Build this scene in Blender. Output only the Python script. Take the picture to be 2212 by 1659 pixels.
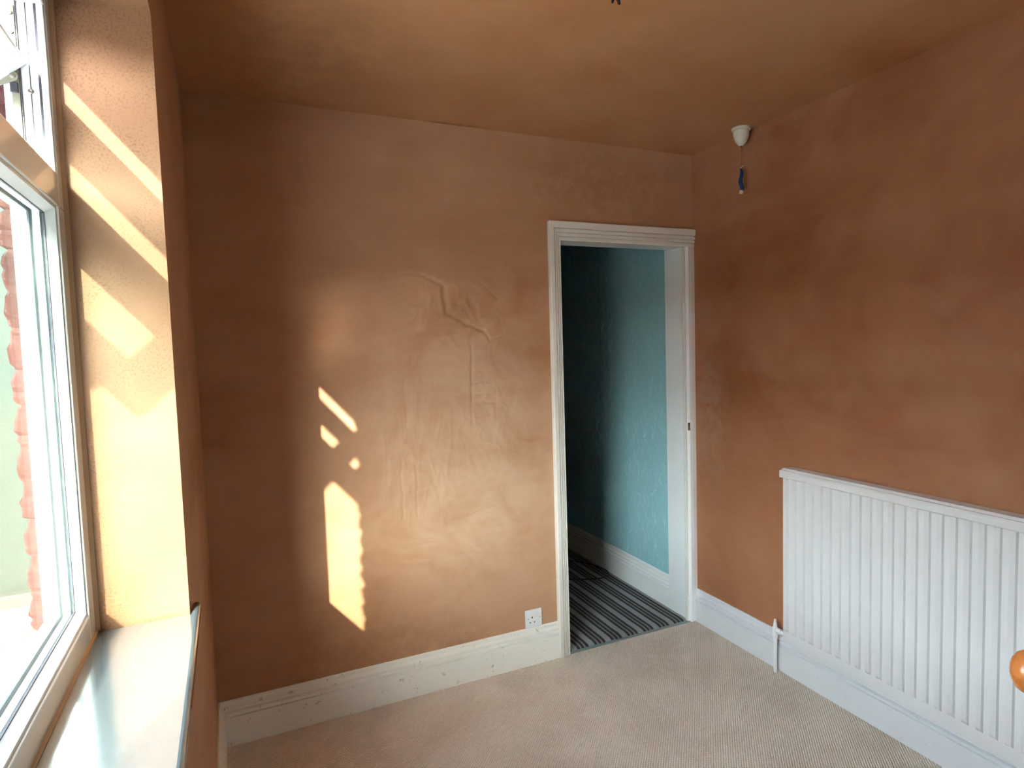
import bpy, bmesh, math, random
from mathutils import Vector, Matrix, noise

random.seed(7)
SC = bpy.context.scene
COL = SC.collection
for o in list(bpy.data.objects):
    bpy.data.objects.remove(o)

# ------------------------------------------------------------------ camera
CAM_POS = (0.1668, -2.4799, 1.4971)
YAW, PITCH, ROLL, FPX = 0.4165, -0.0632, -0.0299, 1290.55
cam_d = bpy.data.cameras.new('camera')
cam = bpy.data.objects.new('camera', cam_d)
COL.objects.link(cam)
_f = Vector((math.sin(YAW) * math.cos(PITCH), math.cos(YAW) * math.cos(PITCH), math.sin(PITCH)))
_r = Vector((math.cos(YAW), -math.sin(YAW), 0))
_u = _r.cross(_f)
_r2 = _r * math.cos(ROLL) + _u * math.sin(ROLL)
_u2 = -_r * math.sin(ROLL) + _u * math.cos(ROLL)
_m = Matrix((_r2, _u2, -_f)).transposed().to_4x4()
_m.translation = Vector(CAM_POS)
cam.matrix_world = _m
cam_d.sensor_fit = 'HORIZONTAL'
cam_d.sensor_width = 36.0
cam_d.lens = FPX * 36.0 / 2212.0
cam_d.clip_start = 0.02
SC.camera = cam

# ------------------------------------------------------------------ world, sun, exposure
SKY_STRENGTH = 9.0
SUN_STRENGTH = 17.0
EXPOSURE = 0.04
w = bpy.data.worlds.new('sky')
SC.world = w
w.use_nodes = True
bg = w.node_tree.nodes['Background']
bg.inputs[1].default_value = SKY_STRENGTH
SUN_DIR = Vector((1.0, 2.70, -1.24)).normalized()
sky = w.node_tree.nodes.new('ShaderNodeTexSky')      # hazy clear sky around the same sun
sky.sky_type = 'NISHITA'
sky.sun_disc = False
sky.sun_elevation = math.asin(-SUN_DIR.z)
sky.sun_rotation = math.atan2(-SUN_DIR.x, -SUN_DIR.y)
sky.dust_density = 0.6
haze = w.node_tree.nodes.new('ShaderNodeHueSaturation')   # thin white haze over the blue
haze.inputs['Saturation'].default_value = 0.48
w.node_tree.links.new(sky.outputs[0], haze.inputs['Color'])
w.node_tree.links.new(haze.outputs[0], bg.inputs[0])

sd = bpy.data.lights.new('sun', 'SUN')
sd.energy = SUN_STRENGTH
sd.color = (1.0, 0.93, 0.80)
sd.angle = math.radians(0.53)
sun = bpy.data.objects.new('sun', sd)
COL.objects.link(sun)
sun.rotation_euler = SUN_DIR.to_track_quat('-Z', 'Y').to_euler()
sun.location = (-3, -6, 4)

vs = SC.view_settings
SC.display_settings.display_device = 'sRGB'
vs.view_transform = 'Standard'
vs.look = 'None'
vs.exposure = EXPOSURE
vs.gamma = 1.0
vs.use_curve_mapping = False
cy = SC.cycles
cy.use_denoising = True
cy.adaptive_threshold = 0.05
cy.max_bounces = 7
cy.diffuse_bounces = 4
cy.glossy_bounces = 4
cy.transmission_bounces = 8
cy.transparent_max_bounces = 32
cy.blur_glossy = 0.0
cy.sample_clamp_indirect = 150.0

# ------------------------------------------------------------------ dimensions
W, H = 2.311, 2.4456          # room width, ceiling height
YF = -2.34                    # wall behind (the photographer stands in its doorway)
TH = 0.0271                   # the window wall is a little out of square
YJ, YN = -1.07, -2.17         # far and near window reveal (window wall's own axes)
ZS, ZH = 0.954, 2.176         # sill top, head of the opening
XF = -0.165                   # inner face of the window frame
DL, DR, DH = 1.5257, 2.2514, 1.98   # doorway clear opening
HX = 2.272                    # hallway wall

# ------------------------------------------------------------------ mesh helpers
class MB:
    def __init__(s):
        s.v = []
        s.f = []
    def add(s, vs_, fs):
        n = len(s.v)
        s.v += [tuple(p) for p in vs_]
        s.f += [tuple(i + n for i in f) for f in fs]
        return s
    def box(s, x0, x1, y0, y1, z0, z1):
        v = [(x, y, z) for x in (x0, x1) for y in (y0, y1) for z in (z0, z1)]
        return s.add(v, [(0, 1, 3, 2), (4, 6, 7, 5), (0, 4, 5, 1), (2, 3, 7, 6), (0, 2, 6, 4), (1, 5, 7, 3)])
    def prism(s, prof, a, b, fn):
        """profile points (p, q) swept from a to b; fn(p, q, t) -> xyz"""
        n = len(prof)
        v = [fn(p, q, a) for p, q in prof] + [fn(p, q, b) for p, q in prof]
        f = [(i, (i + 1) % n, n + (i + 1) % n, n + i) for i in range(n)]
        f += [tuple(range(n))[::-1], tuple(range(n, 2 * n))]
        return s.add(v, f)
    def lathe(s, prof, seg, fn):
        """profile (r, h) ; fn(x, y, h) -> xyz"""
        n = len(prof)
        v = []
        for k in range(seg):
            a = 2 * math.pi * k / seg
            v += [fn(r * math.cos(a), r * math.sin(a), h) for r, h in prof]
        f = []
        for k in range(seg):
            k2 = (k + 1) % seg
            for i in range(n - 1):
                f.append((k * n + i, k2 * n + i, k2 * n + i + 1, k * n + i + 1))
        f.append(tuple(k * n for k in range(seg))[::-1])
        f.append(tuple(k * n + n - 1 for k in range(seg)))
        return s.add(v, f)
    def tube(s, pts, r, seg=10):
        pts = [Vector(p) for p in pts]
        n = len(pts)
        rr = r if isinstance(r, (list, tuple)) else [r] * n
        up = None
        v = []
        for i, p in enumerate(pts):
            t = (pts[min(i + 1, n - 1)] - pts[max(i - 1, 0)]).normalized()
            if up is None:
                up = t.orthogonal().normalized()
            up = (up - t * up.dot(t)).normalized()
            b = t.cross(up)
            for k in range(seg):
                a = 2 * math.pi * k / seg
                v.append(p + (up * math.cos(a) + b * math.sin(a)) * rr[i])
        f = []
        for i in range(n - 1):
            for k in range(seg):
                k2 = (k + 1) % seg
                f.append((i * seg + k, i * seg + k2, (i + 1) * seg + k2, (i + 1) * seg + k))
        f.append(tuple(range(seg))[::-1])
        f.append(tuple(range((n - 1) * seg, n * seg)))
        return s.add(v, f)
    def build(s, name, mat, parent=None, smooth=False, bevel=0.0, off=(0, 0, 0), seg=2):
        me = bpy.data.meshes.new(name)
        o3 = Vector(off)
        me.from_pydata([tuple(Vector(p) - o3) for p in s.v], [], s.f)
        bm = bmesh.new()
        bm.from_mesh(me)
        bmesh.ops.recalc_face_normals(bm, faces=bm.faces)
        bm.to_mesh(me)
        bm.free()
        me.materials.append(mat)
        o = bpy.data.objects.new(name, me)
        COL.objects.link(o)
        if parent is not None:
            o.parent = parent
        if smooth:
            for p in me.polygons:
                p.use_smooth = True
            try:
                me.set_sharp_from_angle(angle=math.radians(40))
            except Exception:
                pass
        if bevel:
            m = o.modifiers.new('bevel', 'BEVEL')
            m.width = bevel
            m.segments = seg
            m.limit_method = 'ANGLE'
            m.angle_limit = math.radians(35)
        return o

def empty(name, loc=(0, 0, 0), rz=0.0):
    o = bpy.data.objects.new(name, None)
    COL.objects.link(o)
    o.location = loc
    o.rotation_euler = (0, 0, rz)
    o.empty_display_size = 0.05
    return o

def tag(o, label=None, cat=None, group=None, kind=None):
    if label: o['label'] = label
    if cat: o['category'] = cat
    if group: o['group'] = group
    if kind: o['kind'] = kind
    return o

def rot_l(x, y, z):           # window-wall axes -> world
    c, s_ = math.cos(TH), math.sin(TH)
    return (x * c - y * s_, x * s_ + y * c, z)

# ------------------------------------------------------------------ material helpers
class NT:
    def __init__(s, name):
        s.m = bpy.data.materials.new(name)
        s.m.use_nodes = True
        s.t = s.m.node_tree
        s.p = s.t.nodes['Principled BSDF']
        s.out = s.t.nodes['Material Output']
        s.c = s.n('ShaderNodeTexCoord').outputs['Object']
    def n(s, typ, **kw):
        nd = s.t.nodes.new(typ)
        for k, v in kw.items():
            setattr(nd, k, v)
        return nd
    def link(s, a, b):
        s.t.links.new(a, b)
    def setv(s, sock, v):
        if hasattr(v, 'links') or isinstance(v, bpy.types.NodeSocket):
            s.link(v, sock)
        else:
            sock.default_value = v
    def noise(s, scale, detail=4, rough=0.55, dist=0.0, vec=None):
        nd = s.n('ShaderNodeTexNoise')
        nd.inputs['Scale'].default_value = scale
        nd.inputs['Detail'].default_value = detail
        nd.inputs['Roughness'].default_value = rough
        nd.inputs['Distortion'].default_value = dist
        s.link(vec if vec is not None else s.c, nd.inputs['Vector'])
        return nd.outputs['Fac']
    def mapping(s, scale=(1, 1, 1), rot=(0, 0, 0), loc=(0, 0, 0), vec=None):
        nd = s.n('ShaderNodeMapping')
        nd.inputs['Scale'].default_value = scale
        nd.inputs['Rotation'].default_value = rot
        nd.inputs['Location'].default_value = loc
        s.link(vec if vec is not None else s.c, nd.inputs['Vector'])
        return nd.outputs['Vector']
    def ramp(s, fac, stops, interp='LINEAR'):
        nd = s.n('ShaderNodeValToRGB')
        cr = nd.color_ramp
        cr.interpolation = interp
        while len(cr.elements) < len(stops):
            cr.elements.new(0.5)
        for e, (p, c) in zip(cr.elements, stops):
            e.position = p
            e.color = (c[0], c[1], c[2], 1) if isinstance(c, (tuple, list)) else (c, c, c, 1)
        s.link(fac, nd.inputs['Fac'])
        return nd.outputs['Color']
    def math(s, op, a, b=0.0, c=None, clamp=False):
        nd = s.n('ShaderNodeMath', operation=op, use_clamp=clamp)
        s.setv(nd.inputs[0], a)
        s.setv(nd.inputs[1], b)
        if c is not None:
            s.setv(nd.inputs[2], c)
        return nd.outputs[0]
    def mix(s, fac, a, b, blend='MIX'):
        nd = s.n('ShaderNodeMix', data_type='RGBA', blend_type=blend)
        s.setv(nd.inputs[0], fac)
        for k, v in ((6, a), (7, b)):
            if isinstance(v, (tuple, list)):
                nd.inputs[k].default_value = (v[0], v[1], v[2], 1)
            else:
                s.link(v, nd.inputs[k])
        return nd.outputs[2]
    def xyz(s, vec=None):
        nd = s.n('ShaderNodeSeparateXYZ')
        s.link(vec if vec is not None else s.c, nd.inputs[0])
        return nd.outputs
    def blob(s, centre, radius):
        """1 at centre falling to 0 at the ellipsoid radius"""
        mp = s.n('ShaderNodeVectorMath', operation='SUBTRACT')
        s.link(s.c, mp.inputs[0])
        mp.inputs[1].default_value = centre
        dv = s.n('ShaderNodeVectorMath', operation='DIVIDE')
        s.link(mp.outputs[0], dv.inputs[0])
        dv.inputs[1].default_value = radius
        ln = s.n('ShaderNodeVectorMath', operation='LENGTH')
        s.link(dv.outputs[0], ln.inputs[0])
        mr = s.n('ShaderNodeMapRange', interpolation_type='SMOOTHSTEP')
        s.link(ln.outputs['Value'], mr.inputs['Value'])
        mr.inputs['From Min'].default_value = 1.0
        mr.inputs['From Max'].default_value = 0.2
        return mr.outputs[0]
    def bump(s, height, strength=0.3, dist=0.01, normal=None):
        nd = s.n('ShaderNodeBump')
        nd.inputs['Strength'].default_value = strength
        nd.inputs['Distance'].default_value = dist
        s.link(height, nd.inputs['Height'])
        if normal is not None:
            s.link(normal, nd.inputs['Normal'])
        return nd.outputs[0]
    def done(s, color=None, rough=0.5, normal=None, spec=0.5, metal=0.0):
        if color is not None:
            if isinstance(color, (tuple, list)):
                s.p.inputs['Base Color'].default_value = (color[0], color[1], color[2], 1)
            else:
                s.link(color, s.p.inputs['Base Color'])
        s.setv(s.p.inputs['Roughness'], rough)
        s.p.inputs['Specular IOR Level'].default_value = spec
        s.p.inputs['Metallic'].default_value = metal
        if normal is not None:
            s.link(normal, s.p.inputs['Normal'])
        return s.m

def plaster(name, stains=(), pits=0.0, light=(0.52, 0.285, 0.16), dark=(0.38, 0.165, 0.070), dry_lit=(), bloomc=(0.45, 0.265, 0.155)):
    t = NT(name)
    big = t.noise(1.1, 2, 0.6)
    mid = t.noise(4.0, 4, 0.62, 1.0)
    streak = t.noise(6.0, 3, 0.6, 0.0, t.mapping((0.35, 0.35, 1.6), (0, 0.5, 0.3)))
    fac = t.math('ADD', t.math('MULTIPLY', big, 0.55), t.math('ADD', t.math('MULTIPLY', mid, 0.3), t.math('MULTIPLY', streak, 0.25)))
    colr = t.ramp(fac, [(0.38, dark), (0.50, [(a + b) / 2 for a, b in zip(light, dark)]), (0.68, light)])
    # greyish drying bloom
    bloom = t.ramp(t.noise(2.3, 3, 0.65), [(0.5, 0.0), (0.75, 0.35)])
    colr = t.mix(bloom, colr, bloomc)
    for c, r, amt in dry_lit:
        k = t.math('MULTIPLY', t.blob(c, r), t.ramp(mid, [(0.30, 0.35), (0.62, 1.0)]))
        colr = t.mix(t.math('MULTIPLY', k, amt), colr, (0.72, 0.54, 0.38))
    blot = t.ramp(t.noise(14, 3, 0.7), [(0.35, 0.0), (0.55, 1.0)]) if stains else None
    for c, r, amt, scol in stains:
        k = t.math('MULTIPLY', t.blob(c, r), blot)
        colr = t.mix(t.math('MULTIPLY', k, amt), colr, scol)
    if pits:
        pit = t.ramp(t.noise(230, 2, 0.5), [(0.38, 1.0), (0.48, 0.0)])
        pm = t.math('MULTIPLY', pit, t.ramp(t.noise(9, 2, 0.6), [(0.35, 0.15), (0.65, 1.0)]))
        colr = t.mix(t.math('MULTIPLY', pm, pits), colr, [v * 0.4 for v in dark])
    hgt = t.math('MULTIPLY', t.noise(6.0, 2, 0.52), 0.5)
    return t.done(colr, 0.62, t.bump(hgt, 0.55, 0.012), spec=0.35)

def paint(name, col, rough=0.4, wear=0.0, wear_col=(0.30, 0.22, 0.15), bump=0.12, spec=0.5):
    t = NT(name)
    n1 = t.noise(9, 2, 0.6)
    c = t.mix(t.math('MULTIPLY', n1, 0.35), col, [v * 0.9 for v in col])
    if wear:
        k = t.ramp(t.noise(38, 3, 0.7), [(0.66 - wear * 0.05, 0.0), (0.70, 1.0)])
        c = t.mix(t.math('MULTIPLY', k, wear), c, wear_col)
    h = t.noise(30, 2)
    return t.done(c, rough, t.bump(h, bump, 0.006), spec)

def plain(name, col, rough=0.5, metal=0.0, spec=0.5, var=0.08):
    t = NT(name)
    c = t.mix(t.math('MULTIPLY', t.noise(25, 3), var * 2), col, [v * 0.75 for v in col])
    return t.done(c, rough, None, spec, metal)

M = {}
# trowel creases in the plaster (start, end, width, strength)
BACK_CREASES = [((0.690, 0.000, 1.790), (0.813, 0.000, 1.821), 0.010, 0.50), ((0.813, 0.000, 1.821), (0.912, 0.000, 1.794), 0.010, 0.50), ((0.912, 0.000, 1.794), (0.956, 0.000, 1.757), 0.012, 0.70), ((0.956, 0.000, 1.757), (0.964, 0.000, 1.652), 0.016, 0.90), ((0.964, 0.000, 1.652), (1.060, 0.000, 1.600), 0.013, 1.00), ((1.060, 0.000, 1.600), (1.128, 0.000, 1.572), 0.010, 1.00), ((1.128, 0.000, 1.572), (1.162, 0.000, 1.524), 0.007, 0.90), ((1.162, 0.000, 1.524), (1.235, 0.000, 1.552), 0.006, 0.50), ((1.074, 0.000, 1.512), (1.066, 0.000, 1.164), 0.007, 0.50), ((1.186, 0.000, 1.320), (1.181, 0.000, 1.170), 0.005, 0.40), ((1.074, 0.000, 1.343), (1.194, 0.000, 1.345), 0.005, 0.50), ((1.079, 0.000, 1.291), (1.158, 0.000, 1.288), 0.004, 0.40), ((1.077, 0.000, 1.248), (1.179, 0.000, 1.250), 0.005, 0.50), ((1.079, 0.000, 1.184), (1.168, 0.000, 1.188), 0.005, 0.45), ((0.768, 0.000, 1.361), (0.774, 0.000, 1.164), 0.006, 0.50), ((0.901, 0.000, 1.398), (0.898, 0.000, 1.324), 0.006, 0.50), ((0.830, 0.000, 1.318), (0.975, 0.000, 1.324), 0.008, 0.45), ((0.742, 0.000, 1.032), (0.738, 0.000, 0.778), 0.006, 0.50), ((0.805, 0.000, 1.002), (0.804, 0.000, 0.769), 0.006, 0.50), ((0.914, 0.000, 0.726), (1.390, 0.000, 0.824), 0.007, 0.35), ((1.065, 0.000, 1.015), (1.088, 0.000, 0.940), 0.018, 0.50), ((1.064, 0.000, 1.720), (1.105, 0.000, 1.660), 0.018, 0.50), ((1.131, 0.000, 1.778), (1.206, 0.000, 1.711), 0.010, 0.45), ((1.010, 0.000, 1.690), (1.049, 0.000, 1.720), 0.014, 0.50)]
RIGHT_CREASES = [((2.311, -1.134, 1.841), (2.311, -1.142, 1.756), 0.016, 0.80), ((2.311, -1.142, 1.756), (2.311, -1.169, 1.701), 0.012, 0.80), ((2.311, -1.090, 1.706), (2.311, -1.130, 1.669), 0.016, 0.80), ((2.311, -1.130, 1.669), (2.311, -1.185, 1.653), 0.012, 0.70), ((2.311, -1.185, 1.653), (2.311, -1.242, 1.583), 0.011, 0.90), ((2.311, -1.242, 1.583), (2.311, -1.281, 1.541), 0.010, 0.80), ((2.311, -1.281, 1.541), (2.311, -1.347, 1.509), 0.008, 0.50), ((2.311, -0.838, 1.218), (2.311, -0.825, 1.186), 0.006, 0.80), ((2.311, -0.601, 1.074), (2.311, -0.592, 1.011), 0.008, 0.50), ((2.311, -0.719, 1.891), (2.311, -0.703, 1.909), 0.014, 0.80), ((2.311, -0.681, 1.883), (2.311, -0.712, 1.832), 0.014, 0.60), ((2.311, -0.360, 1.394), (2.311, -0.382, 1.199), 0.010, 0.40)]
DKST = (0.20, 0.085, 0.03)
M['plaster_back'] = plaster('plaster_back', dry_lit=[((1.0, 0, 0.98), (0.75, 0.5, 0.95), 0.40)],  # pale centre: drier plaster, with window light painted into the colour too
    stains=[((1.02, 0, 1.62), (0.16, 0.3, 0.16), 0.35, (0.33, 0.16, 0.08)),
            ((1.75, 0, 2.25), (0.6, 0.3, 0.25), 0.5, (0.34, 0.15, 0.06)), ((0.55, 0, 0.2), (0.9, 0.3, 0.22), 0.5, (0.34, 0.16, 0.08))])
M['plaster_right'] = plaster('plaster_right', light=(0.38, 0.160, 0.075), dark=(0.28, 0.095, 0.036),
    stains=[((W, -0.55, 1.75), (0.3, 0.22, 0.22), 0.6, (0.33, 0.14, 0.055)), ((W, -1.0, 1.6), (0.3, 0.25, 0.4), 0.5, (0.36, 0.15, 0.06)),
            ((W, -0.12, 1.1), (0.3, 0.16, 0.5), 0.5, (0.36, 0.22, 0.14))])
M['plaster_left'] = plaster('plaster_left')
M['plaster_reveal'] = plaster('plaster_reveal', pits=0.45, light=(0.22, 0.112, 0.054), dark=(0.175, 0.078, 0.033), bloomc=(0.21, 0.112, 0.058))  # colours set darker than the real plaster to hold down window light
M['plaster_ceiling'] = plaster('plaster_ceiling', light=(0.54, 0.27, 0.125), dark=(0.40, 0.16, 0.06),
    stains=[((1.05, 0.01, H), (0.19, 0.055, 0.3), 1.0, DKST), ((0.35, -0.4, H), (0.5, 0.8, 0.3), 0.35, (0.30, 0.14, 0.06))])
M['plaster_front'] = plaster('plaster_front')
M['skirting'] = paint('skirting_paint', (0.86, 0.82, 0.74), 0.38, 0.5)
M['skirting_right'] = paint('skirting_paint_right', (0.70, 0.685, 0.69), 0.32, 0.25)
M['woodwork'] = paint('woodwork_paint', (0.80, 0.76, 0.68), 0.34, 0.25)
M['jamb'] = paint('jamb_paint', (0.87, 0.87, 0.85), 0.34, 0.1)
M['sill'] = None
M['upvc'] = plain('white_upvc', (0.62, 0.655, 0.65), 0.12, 0, 0.5, 0.04)
M['gasket'] = plain('black_gasket', (0.035, 0.035, 0.045), 0.55)
M['spacer'] = plain('spacer_bar', (0.62, 0.70, 0.72), 0.35, 0.3)
M['steel'] = paint('stay_steel', (0.20, 0.19, 0.14), 0.5, 0.9, (0.04, 0.032, 0.02))
M['screw'] = plain('screw_metal', (0.30, 0.28, 0.24), 0.35, 0.8)
M['sealant'] = plain('sealant', (0.42, 0.29, 0.18), 0.6)
M['radiator'] = paint('radiator_enamel', (0.66, 0.625, 0.605), 0.28, 0.0, bump=0.05)
M['pipe'] = paint('pipe_paint', (0.78, 0.77, 0.75), 0.35, 0.25)
M['plastic'] = plain('white_plastic', (0.80, 0.80, 0.80), 0.25)
M['cream'] = plain('cream_plastic', (0.72, 0.66, 0.56), 0.30)
M['hole'] = plain('dark_slot', (0.02, 0.02, 0.02), 0.8)
M['blue_tape'] = plain('blue_tape', (0.02, 0.055, 0.22), 0.35, var=0.3)
M['cord'] = plain('brown_cord', (0.26, 0.14, 0.08), 0.8)
M['black'] = plain('black_rubber', (0.015, 0.014, 0.014), 0.5)
M['strip'] = plain('threshold_strip', (0.22, 0.25, 0.24), 0.5)
M['render_green'] = paint('darkened_render', (0.027, 0.036, 0.028), 0.85, 0.25, (0.021, 0.028, 0.021), 0.5, 0.2)  # pale wall's colour darkened to near-black to offset the strong daylight
M['ledge'] = paint('ledge_stone', (0.05, 0.052, 0.038), 0.85, 0.4, (0.03, 0.03, 0.022), 0.4, 0.2)
M['rubble'] = paint('rubble_base', (0.085, 0.075, 0.05), 0.9, 0.9, (0.03, 0.027, 0.018), 0.8, 0.2)
M['concrete'] = paint('white_concrete', (0.72, 0.72, 0.68), 0.8, 0.2, (0.5, 0.5, 0.45), 0.3, 0.2)
M['paving'] = paint('paving', (0.55, 0.53, 0.49), 0.9, 0.3, (0.42, 0.41, 0.38), 0.4, 0.2)
M['dark_hall'] = paint('hall_shade_tone', (0.05, 0.06, 0.06), 0.8)  # near-black put on the hall's far surfaces to deepen its shade
M['brickwork'] = paint('sky_block_brick', (0.22, 0.15, 0.11), 0.9, 0.3, (0.16, 0.11, 0.08), 0.3, 0.2)
M['red'] = paint('red_masonry_paint', (0.042, 0.0075, 0.0042), 0.7, 0.2, (0.055, 0.020, 0.013), 0.6, 0.3)  # red set far darker than the masonry's own, countering sun and sky

t = NT('sill_paint')
crk = t.noise(7, 7, 0.7, 1.0, t.mapping((1.0, 0.35, 1)))
brush = t.noise(40, 1, 0.6, 0.2, t.mapping((1.0, 0.12, 1), (0, 0, 0.08)))
cc = t.mix(t.math('MULTIPLY', t.noise(5, 5), 0.4), (0.098, 0.122, 0.124), (0.072, 0.088, 0.090))  # white sill coloured dark grey so daylight does not burn it out
cc = t.mix(t.ramp(t.noise(30, 6, 0.7), [(0.68, 0.0), (0.72, 0.6)]), cc, (0.08, 0.055, 0.035))
cc = t.mix(t.ramp(crk, [(0.30, 0.55), (0.36, 0.0)]), cc, (0.07, 0.07, 0.06))
M['sill'] = t.done(cc, 0.17, t.bump(t.math('ADD', t.math('MULTIPLY', t.noise(5, 1, 0.4), 0.6), t.math('MULTIPLY', brush, 0.02)), 0.02, 0.01), 0.5)

t.p.inputs['Coat Weight'].default_value = 1.0          # thick gloss paint
t.p.inputs['Coat Roughness'].default_value = 0.12
t.p.inputs['Coat IOR'].default_value = 2.05

# window glass: see-through with a real Fresnel reflection
t = NT('window_glass')
tr = t.n('ShaderNodeBsdfTransparent'); tr.inputs[0].default_value = (0.955, 0.985, 0.97, 1)
gl = t.n('ShaderNodeBsdfGlossy'); gl.inputs['Roughness'].default_value = 0.0
fr = t.n('ShaderNodeFresnel')
bf = t.n('ShaderNodeNewGeometry').outputs['Backfacing']
t.link(t.math('ADD', 1.15, t.math('MULTIPLY', bf, 1 / 1.15 - 1.15)), fr.inputs['IOR'])   # same reflectance from either face
mx = t.n('ShaderNodeMixShader')
t.link(t.math('MULTIPLY', fr.outputs[0], 0.35), mx.inputs[0]); t.link(tr.outputs[0], mx.inputs[1]); t.link(gl.outputs[0], mx.inputs[2])
t.link(mx.outputs[0], t.out.inputs['Surface'])
M['glass'] = t.m

# beige loop-pile carpet, rows running diagonally across the room
t = NT('beige_carpet')
rv = t.mapping((1, 1, 1), (0, 0, -0.84))
sx = t.xyz(rv)
rows = t.math('ABSOLUTE', t.math('SINE', t.math('MULTIPLY', t.math('ADD', sx[1], t.math('MULTIPLY', t.noise(40, 1), 0.004)), math.pi / 0.0085)))
wv = t.noise(40, 1)
loops = t.math('ABSOLUTE', t.math('SINE', t.math('ADD', t.math('MULTIPLY', sx[0], math.pi / 0.010), t.math('MULTIPLY', wv, 4.0))))
hh = t.math('ADD', t.math('MULTIPLY', rows, 0.7), t.math('MULTIPLY', t.math('MULTIPLY', rows, loops), 0.5))
cfac = t.math('ADD', t.math('MULTIPLY', t.noise(4, 5, 0.6), 0.7), t.math('MULTIPLY', t.noise(70, 3), 0.4))
cc = t.ramp(cfac, [(0.40, (0.72, 0.59, 0.475)), (0.65, (0.85, 0.72, 0.595))])
cc = t.mix(t.math('MULTIPLY', t.math('SUBTRACT', 1.0, hh, clamp=True), 0.35), cc, (0.36, 0.28, 0.21))
M['carpet'] = t.done(cc, 0.95, t.bump(hh, 0.6, 0.005), 0.1)

# striped hall carpet: groups of three dark lines, 98 mm repeat
t = NT('striped_carpet')
sx = t.xyz()
ph = t.math('FRACT', t.math('DIVIDE', t.math('ADD', t.math('SUBTRACT', sx[0], 1.676), t.math('MULTIPLY', t.noise(90, 2), 0.003)), 0.0985))
K = (0.035, 0.03, 0.03); G = (0.36, 0.37, 0.37); G2 = (0.26, 0.26, 0.26)
cc = t.ramp(ph, [(0.0, K), (0.155, G2), (0.255, K), (0.40, G2), (0.50, K), (0.66, G)], 'CONSTANT')
cc = t.mix(t.math('MULTIPLY', t.noise(180, 3), 0.5), cc, (0.12, 0.115, 0.11))
M['stripes'] = t.done(cc, 0.95, t.bump(t.noise(260, 1), 0.6, 0.004), 0.1)

# teal embossed hall wallpaper
t = NT('teal_wallpaper')
sx = t.xyz()
wob = t.math('MULTIPLY', t.math('SINE', t.math('MULTIPLY', sx[2], 2 * math.pi / 0.32)), 0.9)
wob2 = t.math('MULTIPLY', t.math('SINE', t.math('MULTIPLY', sx[2], 2 * math.pi / 0.107)), 0.35)
nz = t.math('MULTIPLY', t.noise(22, 5, 0.6, 0.5), 3.0)
u_ = t.math('MULTIPLY', sx[1], 2 * math.pi / 0.17)
f1 = t.math('SINE', t.math('ADD', t.math('ADD', u_, wob), t.math('ADD', wob2, nz)))
f2 = t.math('SINE', t.math('ADD', t.math('SUBTRACT', u_, wob), t.math('ADD', wob2, nz)))
ln1 = t.ramp(t.math('ABSOLUTE', f1), [(0.0, 1.0), (0.22, 0.0)])
ln2 = t.ramp(t.math('ABSOLUTE', f2), [(0.0, 1.0), (0.22, 0.0)])
ln = t.math('MULTIPLY', t.math('MAXIMUM', ln1, ln2), t.ramp(t.noise(16, 4, 0.6), [(0.4, 0.1), (0.62, 1.0)]))
cc = t.mix(t.math('MULTIPLY', ln, 0.5), (0.33, 0.58, 0.615), (0.62, 0.84, 0.86))
M['wallpaper'] = t.done(cc, 0.42, t.bump(ln, 0.35, 0.004), 0.4)

# pine
t = NT('varnished_pine')
gr = t.noise(30, 5, 0.6, 1.0, t.mapping((0.25, 1, 1)))
cc = t.ramp(gr, [(0.35, (0.34, 0.095, 0.02)), (0.6, (0.47, 0.155, 0.038))])
M['pine'] = t.done(cc, 0.25, t.bump(gr, 0.06, 0.003), 0.5)

# ------------------------------------------------------------------ structure
def struct(o):
    o['kind'] = 'structure'
    return o

# floor
mb = MB(); mb.box(-0.3, W + 0.02, -4.4, 0.0, -0.06, 0.0)
struct(mb.build('floor', M['carpet']))
# hall floor: striped carpet rolling over at the threshold
prof = [(0.004, -0.02), (0.004, 0.001), (0.010, 0.005), (0.022, 0.009), (0.045, 0.011), (0.09, 0.010), (3.2, 0.010), (3.2, -0.02)]
mb = MB(); mb.prism(prof, 0.9, HX, lambda p, q, t_: (t_, p, q))
struct(mb.build('floor_hallway', M['stripes'], smooth=False))
mb = MB(); mb.box(DL - 0.01, DR + 0.01, -0.014, 0.006, -0.002, 0.003)
struct(mb.build('trim_1', M['strip'], bevel=0.0015))

# ceiling
mb = MB(); mb.box(-0.3, W + 0.1, -4.4, 0.1, H, H + 0.08)
struct(mb.build('ceiling', M['plaster_ceiling']))

# wall with rectangular hole, plane axes (a, z); fn(a, depth, z)
def wall_hole(a0, a1, z0, z1, h0, h1, g0, g1, depth, fn):
    """front face ring + reveal faces + back ring.  hole a in [h0,h1], z in [g0,g1]; returns front MB, reveal MB"""
    A = [a0, h0, h1, a1]; Z = [z0, g0, g1, z1]
    fr_, rv_ = MB(), MB()
    for i in range(3):
        for j in range(3):
            if i == 1 and j == 1: continue
            if Z[j + 1] - Z[j] < 1e-6: continue
            for d in (0, depth):
                fr_.add([fn(A[i], d, Z[j]), fn(A[i + 1], d, Z[j]), fn(A[i + 1], d, Z[j + 1]), fn(A[i], d, Z[j + 1])], [(0, 1, 2, 3)])
    for (p, q) in (((h0, g0), (h0, g1)), ((h0, g1), (h1, g1)), ((h1, g1), (h1, g0)), ((h1, g0), (h0, g0))):
        rv_.add([fn(p[0], 0, p[1]), fn(q[0], 0, q[1]), fn(q[0], depth, q[1]), fn(p[0], depth, p[1])], [(0, 1, 2, 3)])
    return fr_, rv_

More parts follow.
